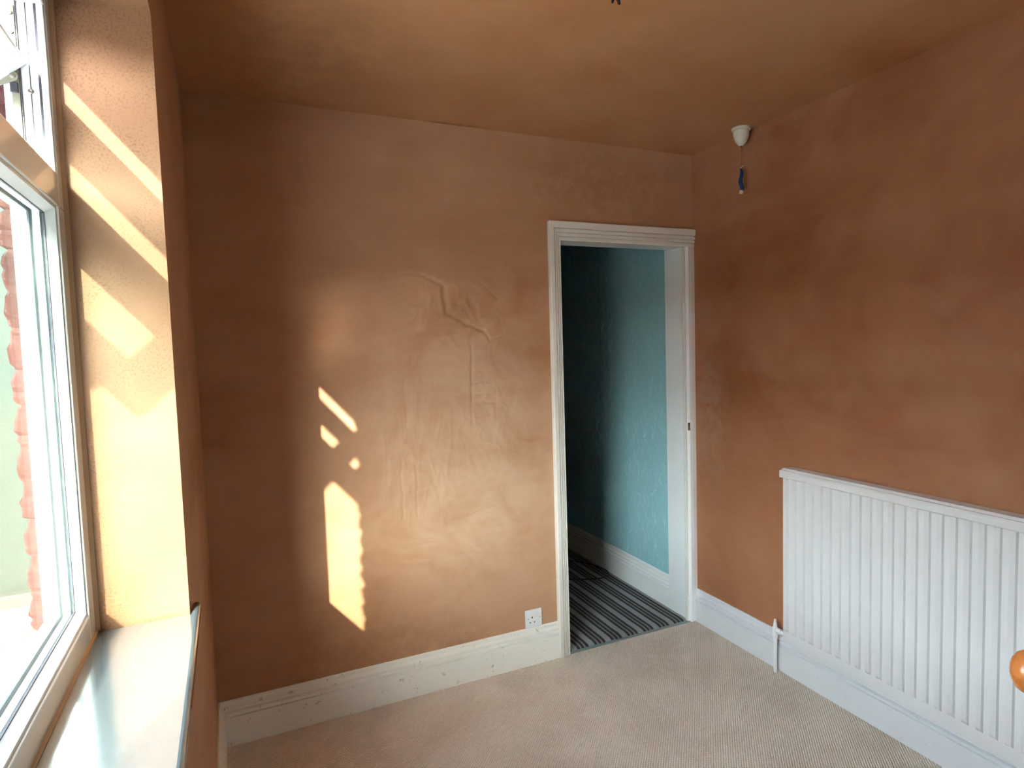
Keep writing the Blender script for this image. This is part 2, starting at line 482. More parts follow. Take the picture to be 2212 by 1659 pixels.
def build_wall(name, fr_, rv_, mat, rmat, rz=0.0):
    mb = MB(); mb.add(fr_.v, fr_.f)
    nf = len(mb.f)
    mb.add(rv_.v, rv_.f)
    me = bpy.data.meshes.new(name)
    me.from_pydata(mb.v, [], mb.f)
    me.materials.append(mat); me.materials.append(rmat)
    for i, p in enumerate(me.polygons):
        p.material_index = 1 if i >= nf else 0
    bm = bmesh.new(); bm.from_mesh(me)
    bmesh.ops.remove_doubles(bm, verts=bm.verts, dist=1e-5)
    bmesh.ops.recalc_face_normals(bm, faces=bm.faces)
    bm.to_mesh(me); bm.free()
    o = bpy.data.objects.new(name, me); COL.objects.link(o)
    o.rotation_euler = (0, 0, rz)
    return struct(o)

# plaster relief as real geometry: depth of the surface below the wall plane at (a, z)
def relief_fn(creases, ax, patches):
    segs = [((p[ax], p[2]), (q_[ax], q_[2]), wd * 1.3, am) for p, q_, wd, am in creases]
    def smooth(u):
        u = max(0.0, min(1.0, u))
        return u * u * (3 - 2 * u)
    def fn(a, z):
        p3 = Vector((a, z, 0.37))
        wa = a + 0.007 * noise.noise(p3 * 26); wz = z + 0.007 * noise.noise(p3 * 26 + Vector((7, 3, 1)))
        best = 0.0
        for (ax0, az0), (bx, bz), wd, am in segs:
            if wa < min(ax0, bx) - wd or wa > max(ax0, bx) + wd or wz < min(az0, bz) - wd or wz > max(az0, bz) + wd:
                continue
            dx, dz = bx - ax0, bz - az0
            h = max(0.0, min(1.0, ((wa - ax0) * dx + (wz - az0) * dz) / (dx * dx + dz * dz)))
            d = math.hypot(wa - ax0 - dx * h, wz - az0 - dz * h)
            best = max(best, am * smooth(1 - d / wd))
        dep = 0.0058 * best
        for (ca, cz, ra, rz), amt, (sa, sz), seed in patches:
            k = smooth((1 - math.hypot((a - ca) / ra, (z - cz) / rz)) / 0.7)
            if k > 0:
                v3 = Vector((a * sa, z * sz, seed))
                v3 += noise.noise_vector(v3 * 0.7) * 0.8
                dep -= amt * k * max(0.0, 1 - abs(noise.noise(v3)) * 3.6)
        dep += 0.0009 * noise.noise(p3 * 6)
        return dep
    return fn

def span(a, b, step):
    n_ = max(1, int(round((b - a) / step)))
    return [a + (b - a) * k / n_ for k in range(n_)]

def relief_wall(name, A, Z, hole, dep, place, solid, mat, rmat):
    """conforming grid with relief for the room face + plain solid behind"""
    nz = len(Z)
    fade = lambda a, z: min(1.0, min(a - A[0], A[-1] - a, z - Z[0], Z[-1] - z) / 0.02)
    v = [place(a, dep(a, z) * max(0.0, fade(a, z)) * (0.0 if hole and hole[0] - 0.01 < a < hole[1] + 0.01 and z < hole[2] + 0.01 else 1.0), z) for a in A for z in Z]
    f = []
    for i in range(len(A) - 1):
        for k in range(nz - 1):
            if hole and A[i] >= hole[0] - 1e-6 and A[i + 1] <= hole[1] + 1e-6 and Z[k + 1] <= hole[2] + 1e-6:
                continue
            f.append((i * nz + k, (i + 1) * nz + k, (i + 1) * nz + k + 1, i * nz + k + 1))
    nf = len(f)
    n0 = len(v)
    v += solid.v
    f += [tuple(k + n0 for k in q_) for q_ in solid.f]
    me = bpy.data.meshes.new(name)
    me.from_pydata(v, [], f)
    me.materials.append(mat); me.materials.append(rmat)
    me.polygons.foreach_set('use_smooth', [i < nf for i in range(len(f))])
    for p in me.polygons[nf:]:
        p.material_index = 1
    o = bpy.data.objects.new(name, me); COL.objects.link(o)
    return struct(o)

bx0, bx1, bz1 = DL - 0.03, DR + 0.03, DH + 0.03
back = MB(); back.box(-0.12, bx0, 0.008, 0.11, 0, H); back.box(bx1, W, 0.008, 0.11, 0, H); back.box(bx0, bx1, 0.008, 0.11, bz1, H)
A = span(-0.12, 0.60, 0.03) + span(0.60, 1.46, 0.005) + span(1.46, bx0, 0.012) + span(bx0, bx1, 0.04) + [bx1, W]
Z = span(0, 0.45, 0.03) + span(0.45, 1.95, 0.005) + span(1.95, bz1, 0.02) + span(bz1, H, 0.03) + [H]
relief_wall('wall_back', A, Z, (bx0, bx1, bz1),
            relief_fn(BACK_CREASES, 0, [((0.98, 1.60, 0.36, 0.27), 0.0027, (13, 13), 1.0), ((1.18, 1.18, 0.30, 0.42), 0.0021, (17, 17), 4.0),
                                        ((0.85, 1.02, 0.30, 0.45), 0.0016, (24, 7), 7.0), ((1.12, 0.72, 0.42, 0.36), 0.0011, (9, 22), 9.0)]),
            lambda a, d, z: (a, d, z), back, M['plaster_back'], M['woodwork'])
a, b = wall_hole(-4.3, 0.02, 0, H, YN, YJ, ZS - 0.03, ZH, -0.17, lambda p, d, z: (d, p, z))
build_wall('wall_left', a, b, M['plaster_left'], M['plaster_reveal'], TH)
right = MB(); right.box(W + 0.008, W + 0.12, YF - 0.11, 0.0, 0, H)
A = span(YF - 0.11, -1.36, 0.05) + span(-1.36, -0.10, 0.006) + span(-0.10, 0.0, 0.02) + [0.0]
Z = span(0, 0.85, 0.03) + span(0.85, 2.0, 0.006) + span(2.0, H, 0.03) + [H]
relief_wall('wall_right', A, Z, None,
            relief_fn(RIGHT_CREASES, 1, [((-1.08, 1.62, 0.26, 0.40), 0.0012, (9, 7), 2.0), ((-0.30, 1.10, 0.30, 0.40), 0.0009, (16, 9), 5.0)]),
            lambda a, d, z: (W + d, a, z), right, M['plaster_right'], M['woodwork'])
# wall behind, with the doorway the picture was taken from
FX = 0.585
mb = MB(); mb.box(FX, W, YF - 0.11, YF, 0, H); mb.box(-0.10, FX, YF - 0.11, YF, 2.03, H)
struct(mb.build('wall_front', M['plaster_front']))
mb = MB(); mb.box(1.5, 1.6, -4.4, YF - 0.11, 0, H); mb.box(-0.3, 1.6, -4.4, -4.3, 0, H)
struct(mb.build('wall_landing', M['plaster_front']))
# hallway shell
mb = MB(); mb.box(HX, HX + 0.1, 0.11, 3.2, 0, H)
struct(mb.build('wall_hallway', M['wallpaper']))
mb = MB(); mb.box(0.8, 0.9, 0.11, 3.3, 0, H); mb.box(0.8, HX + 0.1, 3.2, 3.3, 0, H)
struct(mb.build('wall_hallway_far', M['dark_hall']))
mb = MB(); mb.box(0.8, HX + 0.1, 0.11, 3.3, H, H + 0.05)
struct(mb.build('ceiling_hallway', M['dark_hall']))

# skirtings
SKP = [(0, 0), (0.020, 0), (0.020, 0.112), (0.0125, 0.1135), (0.0125, 0.1165), (0.019, 0.119), (0.0195, 0.128), (0.0145, 0.1315),
       (0.0085, 0.133), (0.0085, 0.1355), (0.0145, 0.138), (0.014, 0.146), (0.009, 0.152), (0.007, 0.156), (0.007, 0.169), (0.005, 0.174), (0, 0.174)]
mb = MB(); mb.prism(SKP, 0.0, DL - 0.060, lambda p, q, t_: (t_, -p, q))
struct(mb.build('baseboard_back', M['skirting'], smooth=False))
mb = MB(); mb.prism(SKP, YF, 0.0, lambda p, q, t_: (W - p, t_, q))
struct(mb.build('baseboard_right', M['skirting_right']))
mb = MB(); mb.prism(SKP, -2.3, -0.0, lambda p, q, t_: (p, t_, q))
o = mb.build('baseboard_left', M['skirting']); o.rotation_euler.z = TH; struct(o)
SKH = [(p, q * 1.09) for p, q in SKP]
mb = MB(); mb.prism(SKH, 0.11, 3.2, lambda p, q, t_: (HX - p, t_, q))
struct(mb.build('baseboard_hallway', M['jamb']))

# ------------------------------------------------------------------ doorway casing
d1 = empty('door_1', (DL, 0.0, 0.0)); struct(d1)
DO = (DL, 0.0, 0.0)
AW = 0.061
def arch_prof(wd):
    s_ = wd / 0.061
    return [(0, 0), (0, 0.012), (0.004 * s_, 0.016), (0.0095 * s_, 0.016), (0.0105 * s_, 0.009), (0.0125 * s_, 0.009), (0.0135 * s_, 0.017), (0.0215 * s_, 0.019),
            (0.0225 * s_, 0.011), (0.0245 * s_, 0.011), (0.0255 * s_, 0.020), (0.034 * s_, 0.022), (0.035 * s_, 0.013), (0.0375 * s_, 0.013), (0.039 * s_, 0.024), (0.058 * s_, 0.026), (0.061 * s_, 0.022), (0.061 * s_, 0)]
HWD = 0.088
# left architrave, mitred under the head
pl_ = arch_prof(AW)
mb = MB()
n = len(pl_)
v = [(DL - p, -q, 0.0) for p, q in pl_] + [(DL - p, -q, DH + p * HWD / AW) for p, q in pl_]
mb.add(v, [(i, (i + 1) % n, n + (i + 1) % n, n + i) for i in range(n)] + [tuple(range(n)), tuple(range(n, 2 * n))])
mb.build('architrave', M['woodwork'], d1, off=DO)
ph_ = arch_prof(HWD)
mb = MB()
v = [(DL - p * AW / HWD, -q, DH + p) for p, q in ph_] + [(W - 0.002, -q, DH + p) for p, q in ph_]
mb.add(v, [(i, (i + 1) % n, n + (i + 1) % n, n + i) for i in range(n)] + [tuple(range(n)), tuple(range(n, 2 * n))])
mb.build('architrave', M['woodwork'], d1, off=DO)
# scribed strip between the right jamb and the wall
mb = MB()
mb.prism([(DR + 0.006, 0.0), (DR + 0.006, -0.010), (DR + 0.016, -0.016), (DR + 0.034, -0.016), (W - 0.001, -0.012), (W - 0.001, 0.0)], 0, DH, lambda p, q, t_: (p, q, t_))
mb.build('architrave', M['jamb'], d1, off=DO)
# linings
mb = MB(); mb.box(DL - 0.03, DL, 0.0, 0.112, 0, DH + 0.03); mb.build('jamb', M['jamb'], d1, off=DO, bevel=0.002)
mb = MB(); mb.box(DR, DR + 0.03, -0.006, 0.155, 0, DH + 0.03); mb.build('jamb', M['jamb'], d1, off=DO, bevel=0.002)
mb = MB(); mb.box(DL, DR, 0.0, 0.112, DH, DH + 0.03); mb.build('head_lining', M['jamb'], d1, off=DO, bevel=0.002)
mb = MB(); mb.box(DR - 0.006, DR + 0.001, -0.008, 0.012, 0.004, DH - 0.001); mb.build('stop_bead', M['woodwork'], d1, off=DO, bevel=0.003)
mb = MB(); mb.box(DR + 0.004, DR + 0.016, -0.018, -0.012, 1.03, 1.07); mb.box(DR + 0.006, DR + 0.012, -0.0195, -0.0175, 1.042, 1.058)
tag(mb.build('keep_plate', M['screw'], d1, off=DO, bevel=0.001), 'small tarnished metal keep plate')

# ------------------------------------------------------------------ window (window-wall axes, rotated by TH)
WO = (XF, -1.57, ZS)
win = empty('window_1', rot_l(*WO), TH); struct(win)
YO0, YO1 = -2.17, -1.07       # frame outer
ZB, ZT = ZS + 0.001, ZH - 0.001
def ring(mb, x0, x1, ya, yb, za, zb, wd):
    """rectangular frame of width wd between x0 and x1 (outer box ya..yb, za..zb)"""
    mb.box(x0, x1, ya, ya + wd, za, zb); mb.box(x0, x1, yb - wd, yb, za, zb)
    mb.box(x0, x1, ya + wd, yb - wd, za, za + wd); mb.box(x0, x1, ya + wd, yb - wd, zb - wd, zb)
    return mb
TR0, TR1 = 1.780, 1.842       # transom
# outer frame members
for ya, yb in ((YO0, YO0 + 0.05), (YO1 - 0.05, YO1)):
    mb = MB(); mb.box(-0.235, XF, ya, yb, ZB, TR0); mb.build('frame_stile', M['upvc'], win, off=WO, bevel=0.003)
for ya, yb in ((YO0, YO0 + 0.034), (YO1 - 0.034, YO1)):
    mb = MB(); mb.box(-0.235, XF, ya, yb, TR0, ZT); mb.build('frame_stile', M['upvc'], win, off=WO, bevel=0.003)
mb = MB(); mb.box(-0.235, XF, YO0 + 0.05, YO1 - 0.05, ZB, ZB + 0.05); mb.build('frame_rail', M['upvc'], win, off=WO, bevel=0.003)
mb = MB(); mb.box(-0.235, XF, YO0 + 0.034, YO1 - 0.034, ZT - 0.034, ZT); mb.build('frame_rail', M['upvc'], win, off=WO, bevel=0.003)
mb = MB(); mb.box(-0.235, XF, YO0 + 0.034, YO1 - 0.034, TR0, TR1); mb.build('transom', M['upvc'], win, off=WO, bevel=0.003)
# inner beads of the fixed light, sloping to the glass
ya, yb, za, zb = YO0 + 0.05, YO1 - 0.05, ZB + 0.05, TR0
BP = [(0.0, -0.004), (0.006, -0.004), (0.017, -0.018), (0.0, -0.018)]      # (inward, x from XF)
def bead(prof, mat, name, y0, y1, z0, z1):
    n = len(prof)
    for side in range(4):
        v = []
        for e in (0, 1):
            for p, q in prof:
                if side == 0: v.append((XF + q, y1 - p, (z0 + p) if e == 0 else (z1 - p)))
                if side == 1: v.append((XF + q, y0 + p, (z0 + p) if e == 0 else (z1 - p)))
                if side == 2: v.append((XF + q, (y0 + p) if e == 0 else (y1 - p), z0 + p))
                if side == 3: v.append((XF + q, (y0 + p) if e == 0 else (y1 - p), z1 - p))
        mb = MB(); mb.add(v, [(i, (i + 1) % n, n + (i + 1) % n, n + i) for i in range(n)] + [tuple(range(n)), tuple(range(n, 2 * n))])
        mb.build(name, mat, win, off=WO)
bead(BP, M['upvc'], 'glazing_bead', ya, yb, za, zb)
bead([(0.0, -0.0182), (0.0185, -0.0182), (0.0185, -0.0212), (0.0, -0.0212)], M['gasket'], 'gasket', ya, yb, za, zb)
bead([(0.0, -0.0262), (0.013, -0.0262), (0.013, -0.0368), (0.0, -0.0368)], M['spacer'], 'spacer_bar', ya, yb, za, zb)
bead([(0.0, -0.0412), (0.016, -0.0412), (0.016, -0.0442), (0.0, -0.0442)], M['gasket'], 'gasket', ya, yb, za, zb)
bead([(0.0, -0.0444), (0.012, -0.0444), (0.006, -0.069), (0.0, -0.069)], M['upvc'], 'outer_lip', ya, yb, za, zb)
for x0 in (-0.0258, -0.0408):
    mb = MB(); mb.box(XF + x0, XF + x0 + 0.004, ya + 0.001, yb - 0.001, za + 0.001, zb - 0.001)
    mb.build('glass_pane', M['glass'], win, off=WO)
# rebate details of the open top light: seal lines, groove, friction stay on the far jamb
fy = YO1 - 0.034
for x0, x1, y1 in ((-0.182, -0.178, 0.004), (-0.1955, -0.1945, 0.0012), (-0.2095, -0.2080, 0.003)):
    mb = MB(); mb.box(x0, x1, fy - y1, fy, TR1, ZT - 0.034); mb.build('gasket', M['gasket'], win, off=WO)
mb = MB(); mb.box(-0.205, -0.185, YO0 + 0.034, fy, TR1, TR1 + 0.004); mb.build('gasket', M['gasket'], win, off=WO)
mb = MB(); mb.box(-0.178, XF - 0.002, fy - 0.006, fy, TR1, ZT - 0.034); mb.build('rebate_lip', M['upvc'], win, off=WO, bevel=0.002)
# sealant round the frame
mb = MB(); mb.prism([(0, 0), (0.007, 0), (0, 0.008)], ZS, ZH, lambda p, q, t_: (XF + p, YJ - q, t_))
mb.build('sealant', M['sealant'], win, off=WO)
mb = MB(); mb.prism([(0, 0), (0.0045, 0), (0, 0.004)], YN, YJ, lambda p, q, t_: (XF + p, t_, ZS + q))
mb.build('sealant', M['sealant'], win, off=WO)
# screw in the rebate
mb = MB(); mb.lathe([(0.0045, 0), (0.0045, 0.002), (0.003, 0.003), (0.0012, 0.0024)], 14, lambda x, y, h: (-0.1955 + x, fy - h, 1.985 + y))
mb.build('screw', M['screw'], win, off=WO, smooth=True)

# top-hung sash standing open
PHI = math.radians(48)
SHT = 0.335
sx0, sz0 = -0.215, 2.055
sy0, sy1 = -2.016, -1.108
sash = empty('opening_sash', (sx0 - WO[0], (sy0 + sy1) / 2 - WO[1], sz0 - WO[2])); sash.parent = win
e_d = Vector((-math.sin(PHI), 0, -math.cos(PHI)))     # down the sash
e_n = Vector((math.cos(PHI), 0, -math.sin(PHI)))      # towards the room / below
SB = Vector((sx0, (sy0 + sy1) / 2, sz0))
def sp(t_, y, n_):            # sash coords -> offset from sash origin
    return tuple(e_d * t_ + e_n * n_ + Vector((0, y - SB.y, 0)))
def sash_box(mb, t0, t1, y0, y1, n0, n1):
    v = [sp(a_, b_, c_) for a_ in (t0, t1) for b_ in (y0, y1) for c_ in (n0, n1)]
    return mb.add(v, [(0, 1, 3, 2), (4, 6, 7, 5), (0, 4, 5, 1), (2, 3, 7, 6), (0, 2, 6, 4), (1, 5, 7, 3)])
SW = 0.072
for nm, a_ in (('sash_rail', (0, SW, sy0, sy1)), ('sash_rail', (SHT - SW, SHT, sy0, sy1)),
               ('sash_stile', (SW, SHT - SW, sy0, sy0 + SW)), ('sash_stile', (SW, SHT - SW, sy1 - SW, sy1))):
    mb = MB(); sash_box(mb, *a_, -0.03, 0.03); mb.build(nm, M['upvc'], sash, bevel=0.004)
mb = MB(); sash_box(mb, SHT, SHT + 0.016, sy0 + 0.09, sy1 - 0.05, -0.028, -0.01); mb.build('drip_bar', M['upvc'], sash, bevel=0.002)
for n0 in (-0.010, 0.006):
    mb = MB(); sash_box(mb, SW - 0.008, SHT - SW + 0.008, sy0 + SW - 0.008, sy1 - SW + 0.008, n0, n0 + 0.004)
    mb.build('glass_pane', M['glass'], sash)
# friction stay: track on the jamb and two arms out to the sash
stay = empty('friction_stay', (-0.217 - WO[0], fy - WO[1], 1.86 - WO[2])); stay.parent = win
SO = (-0.217, fy, 1.86)
mb = MB(); mb.box(-0.223, -0.2105, fy - 0.0035, fy, 1.852, 2.132); mb.build('track', M['steel'], stay, off=SO, bevel=0.001)
for z_ in (1.875, 2.085, 2.118):
    mb = MB(); mb.lathe([(0.0038, 0.003), (0.0038, 0.0055), (0.0015, 0.006)], 12, lambda x, y, h, z_=z_: (-0.2168 + x, fy - h, z_ + y))
    mb.build('screw', M['screw'], stay, off=SO, smooth=True)
def arm(p0, p1, wd, y0, y1):
    d = (Vector(p1) - Vector(p0)).normalized(); nn = Vector((-d.y, d.x))
    pts = []
    for k in range(9):
        a_ = math.pi / 2 + math.pi * k / 8
        pts.append(Vector(p0) + (d * math.cos(a_) + nn * math.sin(a_)) * wd)
    for k in range(9):
        a_ = -math.pi / 2 + math.pi * k / 8
        pts.append(Vector(p1) + (d * math.cos(a_) + nn * math.sin(a_)) * wd)
    mb = MB(); mb.prism([tuple(p) for p in pts], y0, y1, lambda p, q, t_: (p, t_, q))
    return mb
for p0, p1, yy in (((-0.219, 2.026), (-0.300, 2.085), 0.006), ((-0.2185, 2.006), (-0.330, 1.948), 0.006)):
    arm(p0, p1, 0.0085, fy - yy - 0.003, fy - yy).build('stay_arm', M['steel'], stay, off=SO, bevel=0.0008)
    mb = MB(); mb.lathe([(0.0045, 0.0), (0.0045, 0.0105), (0.002, 0.0112)], 14, lambda x, y, h: (p0[0] + x, fy - h, p0[1] + y))
    mb.build('rivet', M['screw'], stay, off=SO, smooth=True)
mb = MB(); mb.box(-0.224, -0.2125, fy - 0.007, fy - 0.0036, 1.978, 1.996); mb.build('slider', M['gasket'], stay, off=SO, bevel=0.001)

# inner sill board with horns and a rounded nose
mb = MB()
out = [(-0.168, YN + 0.0005), (-0.168, YJ - 0.0005), (0.0005, YJ - 0.0005), (0.0005, -1.007), (0.019, -1.007), (0.019, -2.23), (0.0005, -2.23), (0.0005, YN + 0.0005)]
n = len(out)
mb.add([(x, y, ZS - 0.028) for x, y in out] + [(x, y, ZS) for x, y in out],
       [(i, (i + 1) % n, n + (i + 1) % n, n + i) for i in range(n)] + [tuple(range(n))[::-1], tuple(range(n, 2 * n))])
mb.build('window_sill', M['sill'], win, off=WO, bevel=0.009, seg=4)

# ------------------------------------------------------------------ outside the window
# outer skin of the window wall: jambs with a broken, brick-coursed arris painted red
def ragged(y_edge, sgn, name, rough=1.0):
    """strip from y_edge outward (sgn=+1: to +y); outer corner jagged per course"""
    mb = MB()
    zs_, xs_, ys_ = [], [], []
    z = 0.90
    rnd = random.Random(int(abs(y_edge) * 1000))
    while z < 2.30:
        zc = z + 0.0725
        prof_ = [(z, 0.0), (z + 0.006, rnd.uniform(-0.004, 0.002)), (z + 0.012, rnd.uniform(0.002, 0.006))]
        for k in range(1, 5):
            prof_.append((z + 0.012 + 0.048 * k / 5, rnd.uniform(0.003, 0.0075)))
        prof_.append((z + 0.064, rnd.uniform(0.0, 0.004)))
        for zz, dx in prof_:
            zs_.append(zz); xs_.append(-0.260 - dx * rough); ys_.append(rnd.uniform(-0.007, 0.003) * sgn - sgn * (dx - 0.003) * 0.9)
        z = zc
    n_ = len(zs_)
    v = []
    for zz, xx, yy in zip(zs_, xs_, ys_):
        v += [(-0.200, y_edge, zz), (-0.236, y_edge, zz), (xx + 0.004, y_edge + yy * 0.4, zz), (xx, y_edge + sgn * 0.004 + yy, zz), (xx, y_edge + sgn * 0.35, zz), (-0.200, y_edge + sgn * 0.35, zz)]
    f = []
    for i in range(n_ - 1):
        for k in range(6):
            f.append((i * 6 + k, i * 6 + (k + 1) % 6, (i + 1) * 6 + (k + 1) % 6, (i + 1) * 6 + k))
    f.append(tuple(range(6))); f.append(tuple(range((n_ - 1) * 6, n_ * 6)))
    mb.add(v, f)
    o = mb.build(name, M['red']); o.rotation_euler.z = TH
    return struct(o)
ragged(-1.078, 1, 'wall_outer_far_jamb')
ragged(-2.062, -1, 'wall_outer_near_jamb', 2.2)
mb = MB(); mb.box(-0.265, -0.17, -4.3, -2.4, -0.4, 3.2); mb.box(-0.265, -0.17, -0.728, 0.02, -0.4, 3.2)
mb.box(-0.265, -0.17, -2.4, -0.728, -0.4, 0.90); mb.box(-0.265, -0.17, -2.4, -0.728, 2.30, 3.2); mb.box(-0.262, -0.2, -2.052, -1.09, 2.15, 2.30)
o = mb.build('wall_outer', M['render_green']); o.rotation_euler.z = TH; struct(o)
# outer sill slab
mb = MB()
mb.prism([(-0.228, 0.90), (-0.228, 0.957), (-0.262, 0.951), (-0.318, 0.940), (-0.318, 0.885), (-0.262, 0.885)], -2.12, -1.012, lambda p, q, t_: (p, t_, q))
o = mb.build('trim_2', M['concrete'], bevel=0.006); o.rotation_euler.z = TH; struct(o)

# neighbouring wing across the yard, facing the sun
wg = empty('neighbouring_building', rot_l(-2.0, 2.0, -0.35), TH)
tag(wg, 'pale green rendered building wing seen through the window glass', 'building')
GO = (-2.0, 2.0, -0.35)
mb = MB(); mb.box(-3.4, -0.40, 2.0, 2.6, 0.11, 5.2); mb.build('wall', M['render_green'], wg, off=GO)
mb = MB(); mb.box(-3.4, -0.40, 1.93, 2.6, 0.03, 0.11); mb.build('ledge', M['ledge'], wg, off=GO, bevel=0.008)
mb = MB(); mb.box(-3.4, -0.40, 1.97, 2.6, -0.08, 0.03); mb.build('plinth', M['concrete'], wg, off=GO)
mb = MB(); mb.box(-3.4, -0.40, 1.95, 2.6, -0.35, -0.08); mb.build('rubble_base', M['rubble'], wg, off=GO, bevel=0.01)
mb = MB(); mb.box(-30, -0.27, -30, 20, -0.45, -0.35)
struct(mb.build('ground', M['paving']))

# unseen house-shaped blocks added to cut off low sky light
def sky_block(name, x0, x1, y0, y1, eave, ridge, along):
    mb = MB()
    xm, ym = (x0 + x1) / 2, (y0 + y1) / 2
    if along == 'y':
        mb.prism([(x0, -0.35), (x1, -0.35), (x1, eave), (x1 + 0.25, eave), (xm, ridge), (x0 - 0.25, eave), (x0, eave)], y0, y1, lambda p, q, t_: (p, t_, q))
    else:
        mb.prism([(y0, -0.35), (y1, -0.35), (y1, eave), (y1 + 0.25, eave), (ym, ridge), (y0 - 0.25, eave), (y0, eave)], x0, x1, lambda p, q, t_: (t_, p, q))
    return struct(mb.build(name, M['brickwork']))
sky_block('sky_block_opposite', -19.0, -12.0, -29.0, 16.0, 3.0, 4.7, 'y')
sky_block('sky_block_end', -40.0, 6.0, -36.0, -30.0, 5.2, 8.2, 'x')

# ------------------------------------------------------------------ radiator
RO = (W, -1.25, 0.0)
RX = W - 0.100                # face of the flutes
RY0, RY1 = -1.86, -0.652
rad = empty('radiator', RO)
tag(rad, 'long white fluted steel panel radiator on the right wall', 'radiator')
# pressed front panel: flutes between z 0.245 and 0.905, flat margins
pitch = 0.041
ys = []
y = RY1 - 0.004
k = 0
prof = []                     # (y, raise)
prof.append((RY1, 0.0))
while y - pitch > RY0 + 0.004:
    prof += [(y - 0.001, 0.0), (y - 0.0045, 0.0075), (y - 0.0205, 0.0075), (y - 0.0240, 0.0)]
    y -= pitch
prof.append((RY0, 0.0))
zl = [(0.190, 0.0, 0.35), (0.240, 0.0, 0.35), (0.247, 0.8, 1.0), (0.254, 1.0, 1.0), (0.900, 1.0, 1.0), (0.912, 0.0, 0.35), (0.935, 0.0, 0.35)]
mb = MB()
n = len(prof)
v = []
for z_, kk, _ in zl:
    for yy, rr in prof:
        v.append((RX + 0.0075 - rr * kk, yy, z_))
nb = len(v)
for z_ in (0.190, 0.935):
    for yy in (RY0, RY1):
        v.append((RX + 0.020, yy, z_))
f = []
for j in range(len(zl) - 1):
    for i in range(n - 1):
        f.append((j * n + i, j * n + i + 1, (j + 1) * n + i + 1, (j + 1) * n + i))
f.append(tuple(range(n)) + (nb, nb + 1))
f.append(tuple(range((len(zl) - 1) * n, len(zl) * n)) + (nb + 2, nb + 3))
f.append((nb, nb + 1, nb + 3, nb + 2))
f.append(tuple(j * n for j in range(len(zl))) + (nb + 3, nb + 1))
f.append(tuple(j * n + n - 1 for j in range(len(zl))) + (nb + 2, nb))
mb.add(v, f)
mb.build('front_panel', M['radiator'], rad, off=RO, smooth=True)
# convector behind the panel
mb = MB()
yy = RY1 - 0.05
while yy > RY0 + 0.05:
    mb.box(RX + 0.022, W - 0.030, yy - 0.0010, yy + 0.0010, 0.25, 0.90)
    yy -= 0.025
o = mb.build('convector_fins', M['radiator'], rad, off=RO)
# top cover with a rolled front lip
TC = [(RX - 0.006, 0.909), (RX - 0.008, 0.913), (RX - 0.008, 0.934), (RX - 0.004, 0.940), (RX + 0.004, 0.9395), (RX + 0.007, 0.943), (RX + 0.012, 0.9475),
      (W - 0.040, 0.9475), (W - 0.036, 0.943), (W - 0.036, 0.915), (W - 0.038, 0.915), (W - 0.038, 0.936), (RX + 0.004, 0.936), (RX - 0.002, 0.932), (RX - 0.002, 0.909)]
mb = MB(); mb.prism(TC, RY0 - 0.004, RY1 + 0.006, lambda p, q, t_: (p, t_, q))
mb.build('top_cover', M['radiator'], rad, off=RO, bevel=0.0012)
for ye in (RY1 - 0.0018, RY0):
    mb = MB(); mb.box(RX + 0.021, W - 0.032, ye, ye + 0.0016, 0.20, 0.934); mb.build('side_panel', M['radiator'], rad, off=RO)
mb = MB(); mb.box(W - 0.036, W - 0.001, RY1 - 0.16, RY1 - 0.12, 0.35, 0.80); mb.build('bracket', M['steel'], rad, off=RO)
mb = MB(); mb.box(W - 0.036, W - 0.001, RY0 + 0.12, RY0 + 0.16, 0.35, 0.80); mb.build('bracket', M['steel'], rad, off=RO)
# valve and tail pipe
px, py = W - 0.044, -0.566
mb = MB(); mb.lathe([(0.0075, -0.001), (0.0075, 0.160), (0.0105, 0.160), (0.0115, 0.166), (0.0115, 0.178), (0.0095, 0.182), (0.009, 0.186)], 18, lambda x, y, h: (px + x, py + y, h))
mb.build('tail_pipe', M['pipe'], rad, off=RO, smooth=True)
valve = MB()
valve.lathe([(0.0095, 0.184), (0.0125, 0.186), (0.0125, 0.205), (0.010, 0.209), (0.0085, 0.211), (0.0085, 0.222), (0.0065, 0.226), (0.0055, 0.242), (0.002, 0.2455)], 18, lambda x, y, h: (px + x, py + y, h))
vo = valve.build('lockshield_valve', M['pipe'], rad, off=RO, smooth=True)
mb = MB()
mb.lathe([(0.0085, 0.0), (0.0085, 0.012), (0.0135, 0.013), (0.0135, 0.032), (0.011, 0.034), (0.009, 0.052), (0.012, 0.053), (0.012, 0.075), (0.010, 0.088)], 6, lambda x, y, h: (px + x, py - h, 0.196 + y))
mb.build('union_nut', M['pipe'], rad, off=RO)
mb = MB(); mb.box(RX + 0.010, RX + 0.034, RY1 - 0.03, RY1 + 0.002, 0.186, 0.212); mb.build('tapping_boss', M['radiator'], rad, off=RO, bevel=0.004)

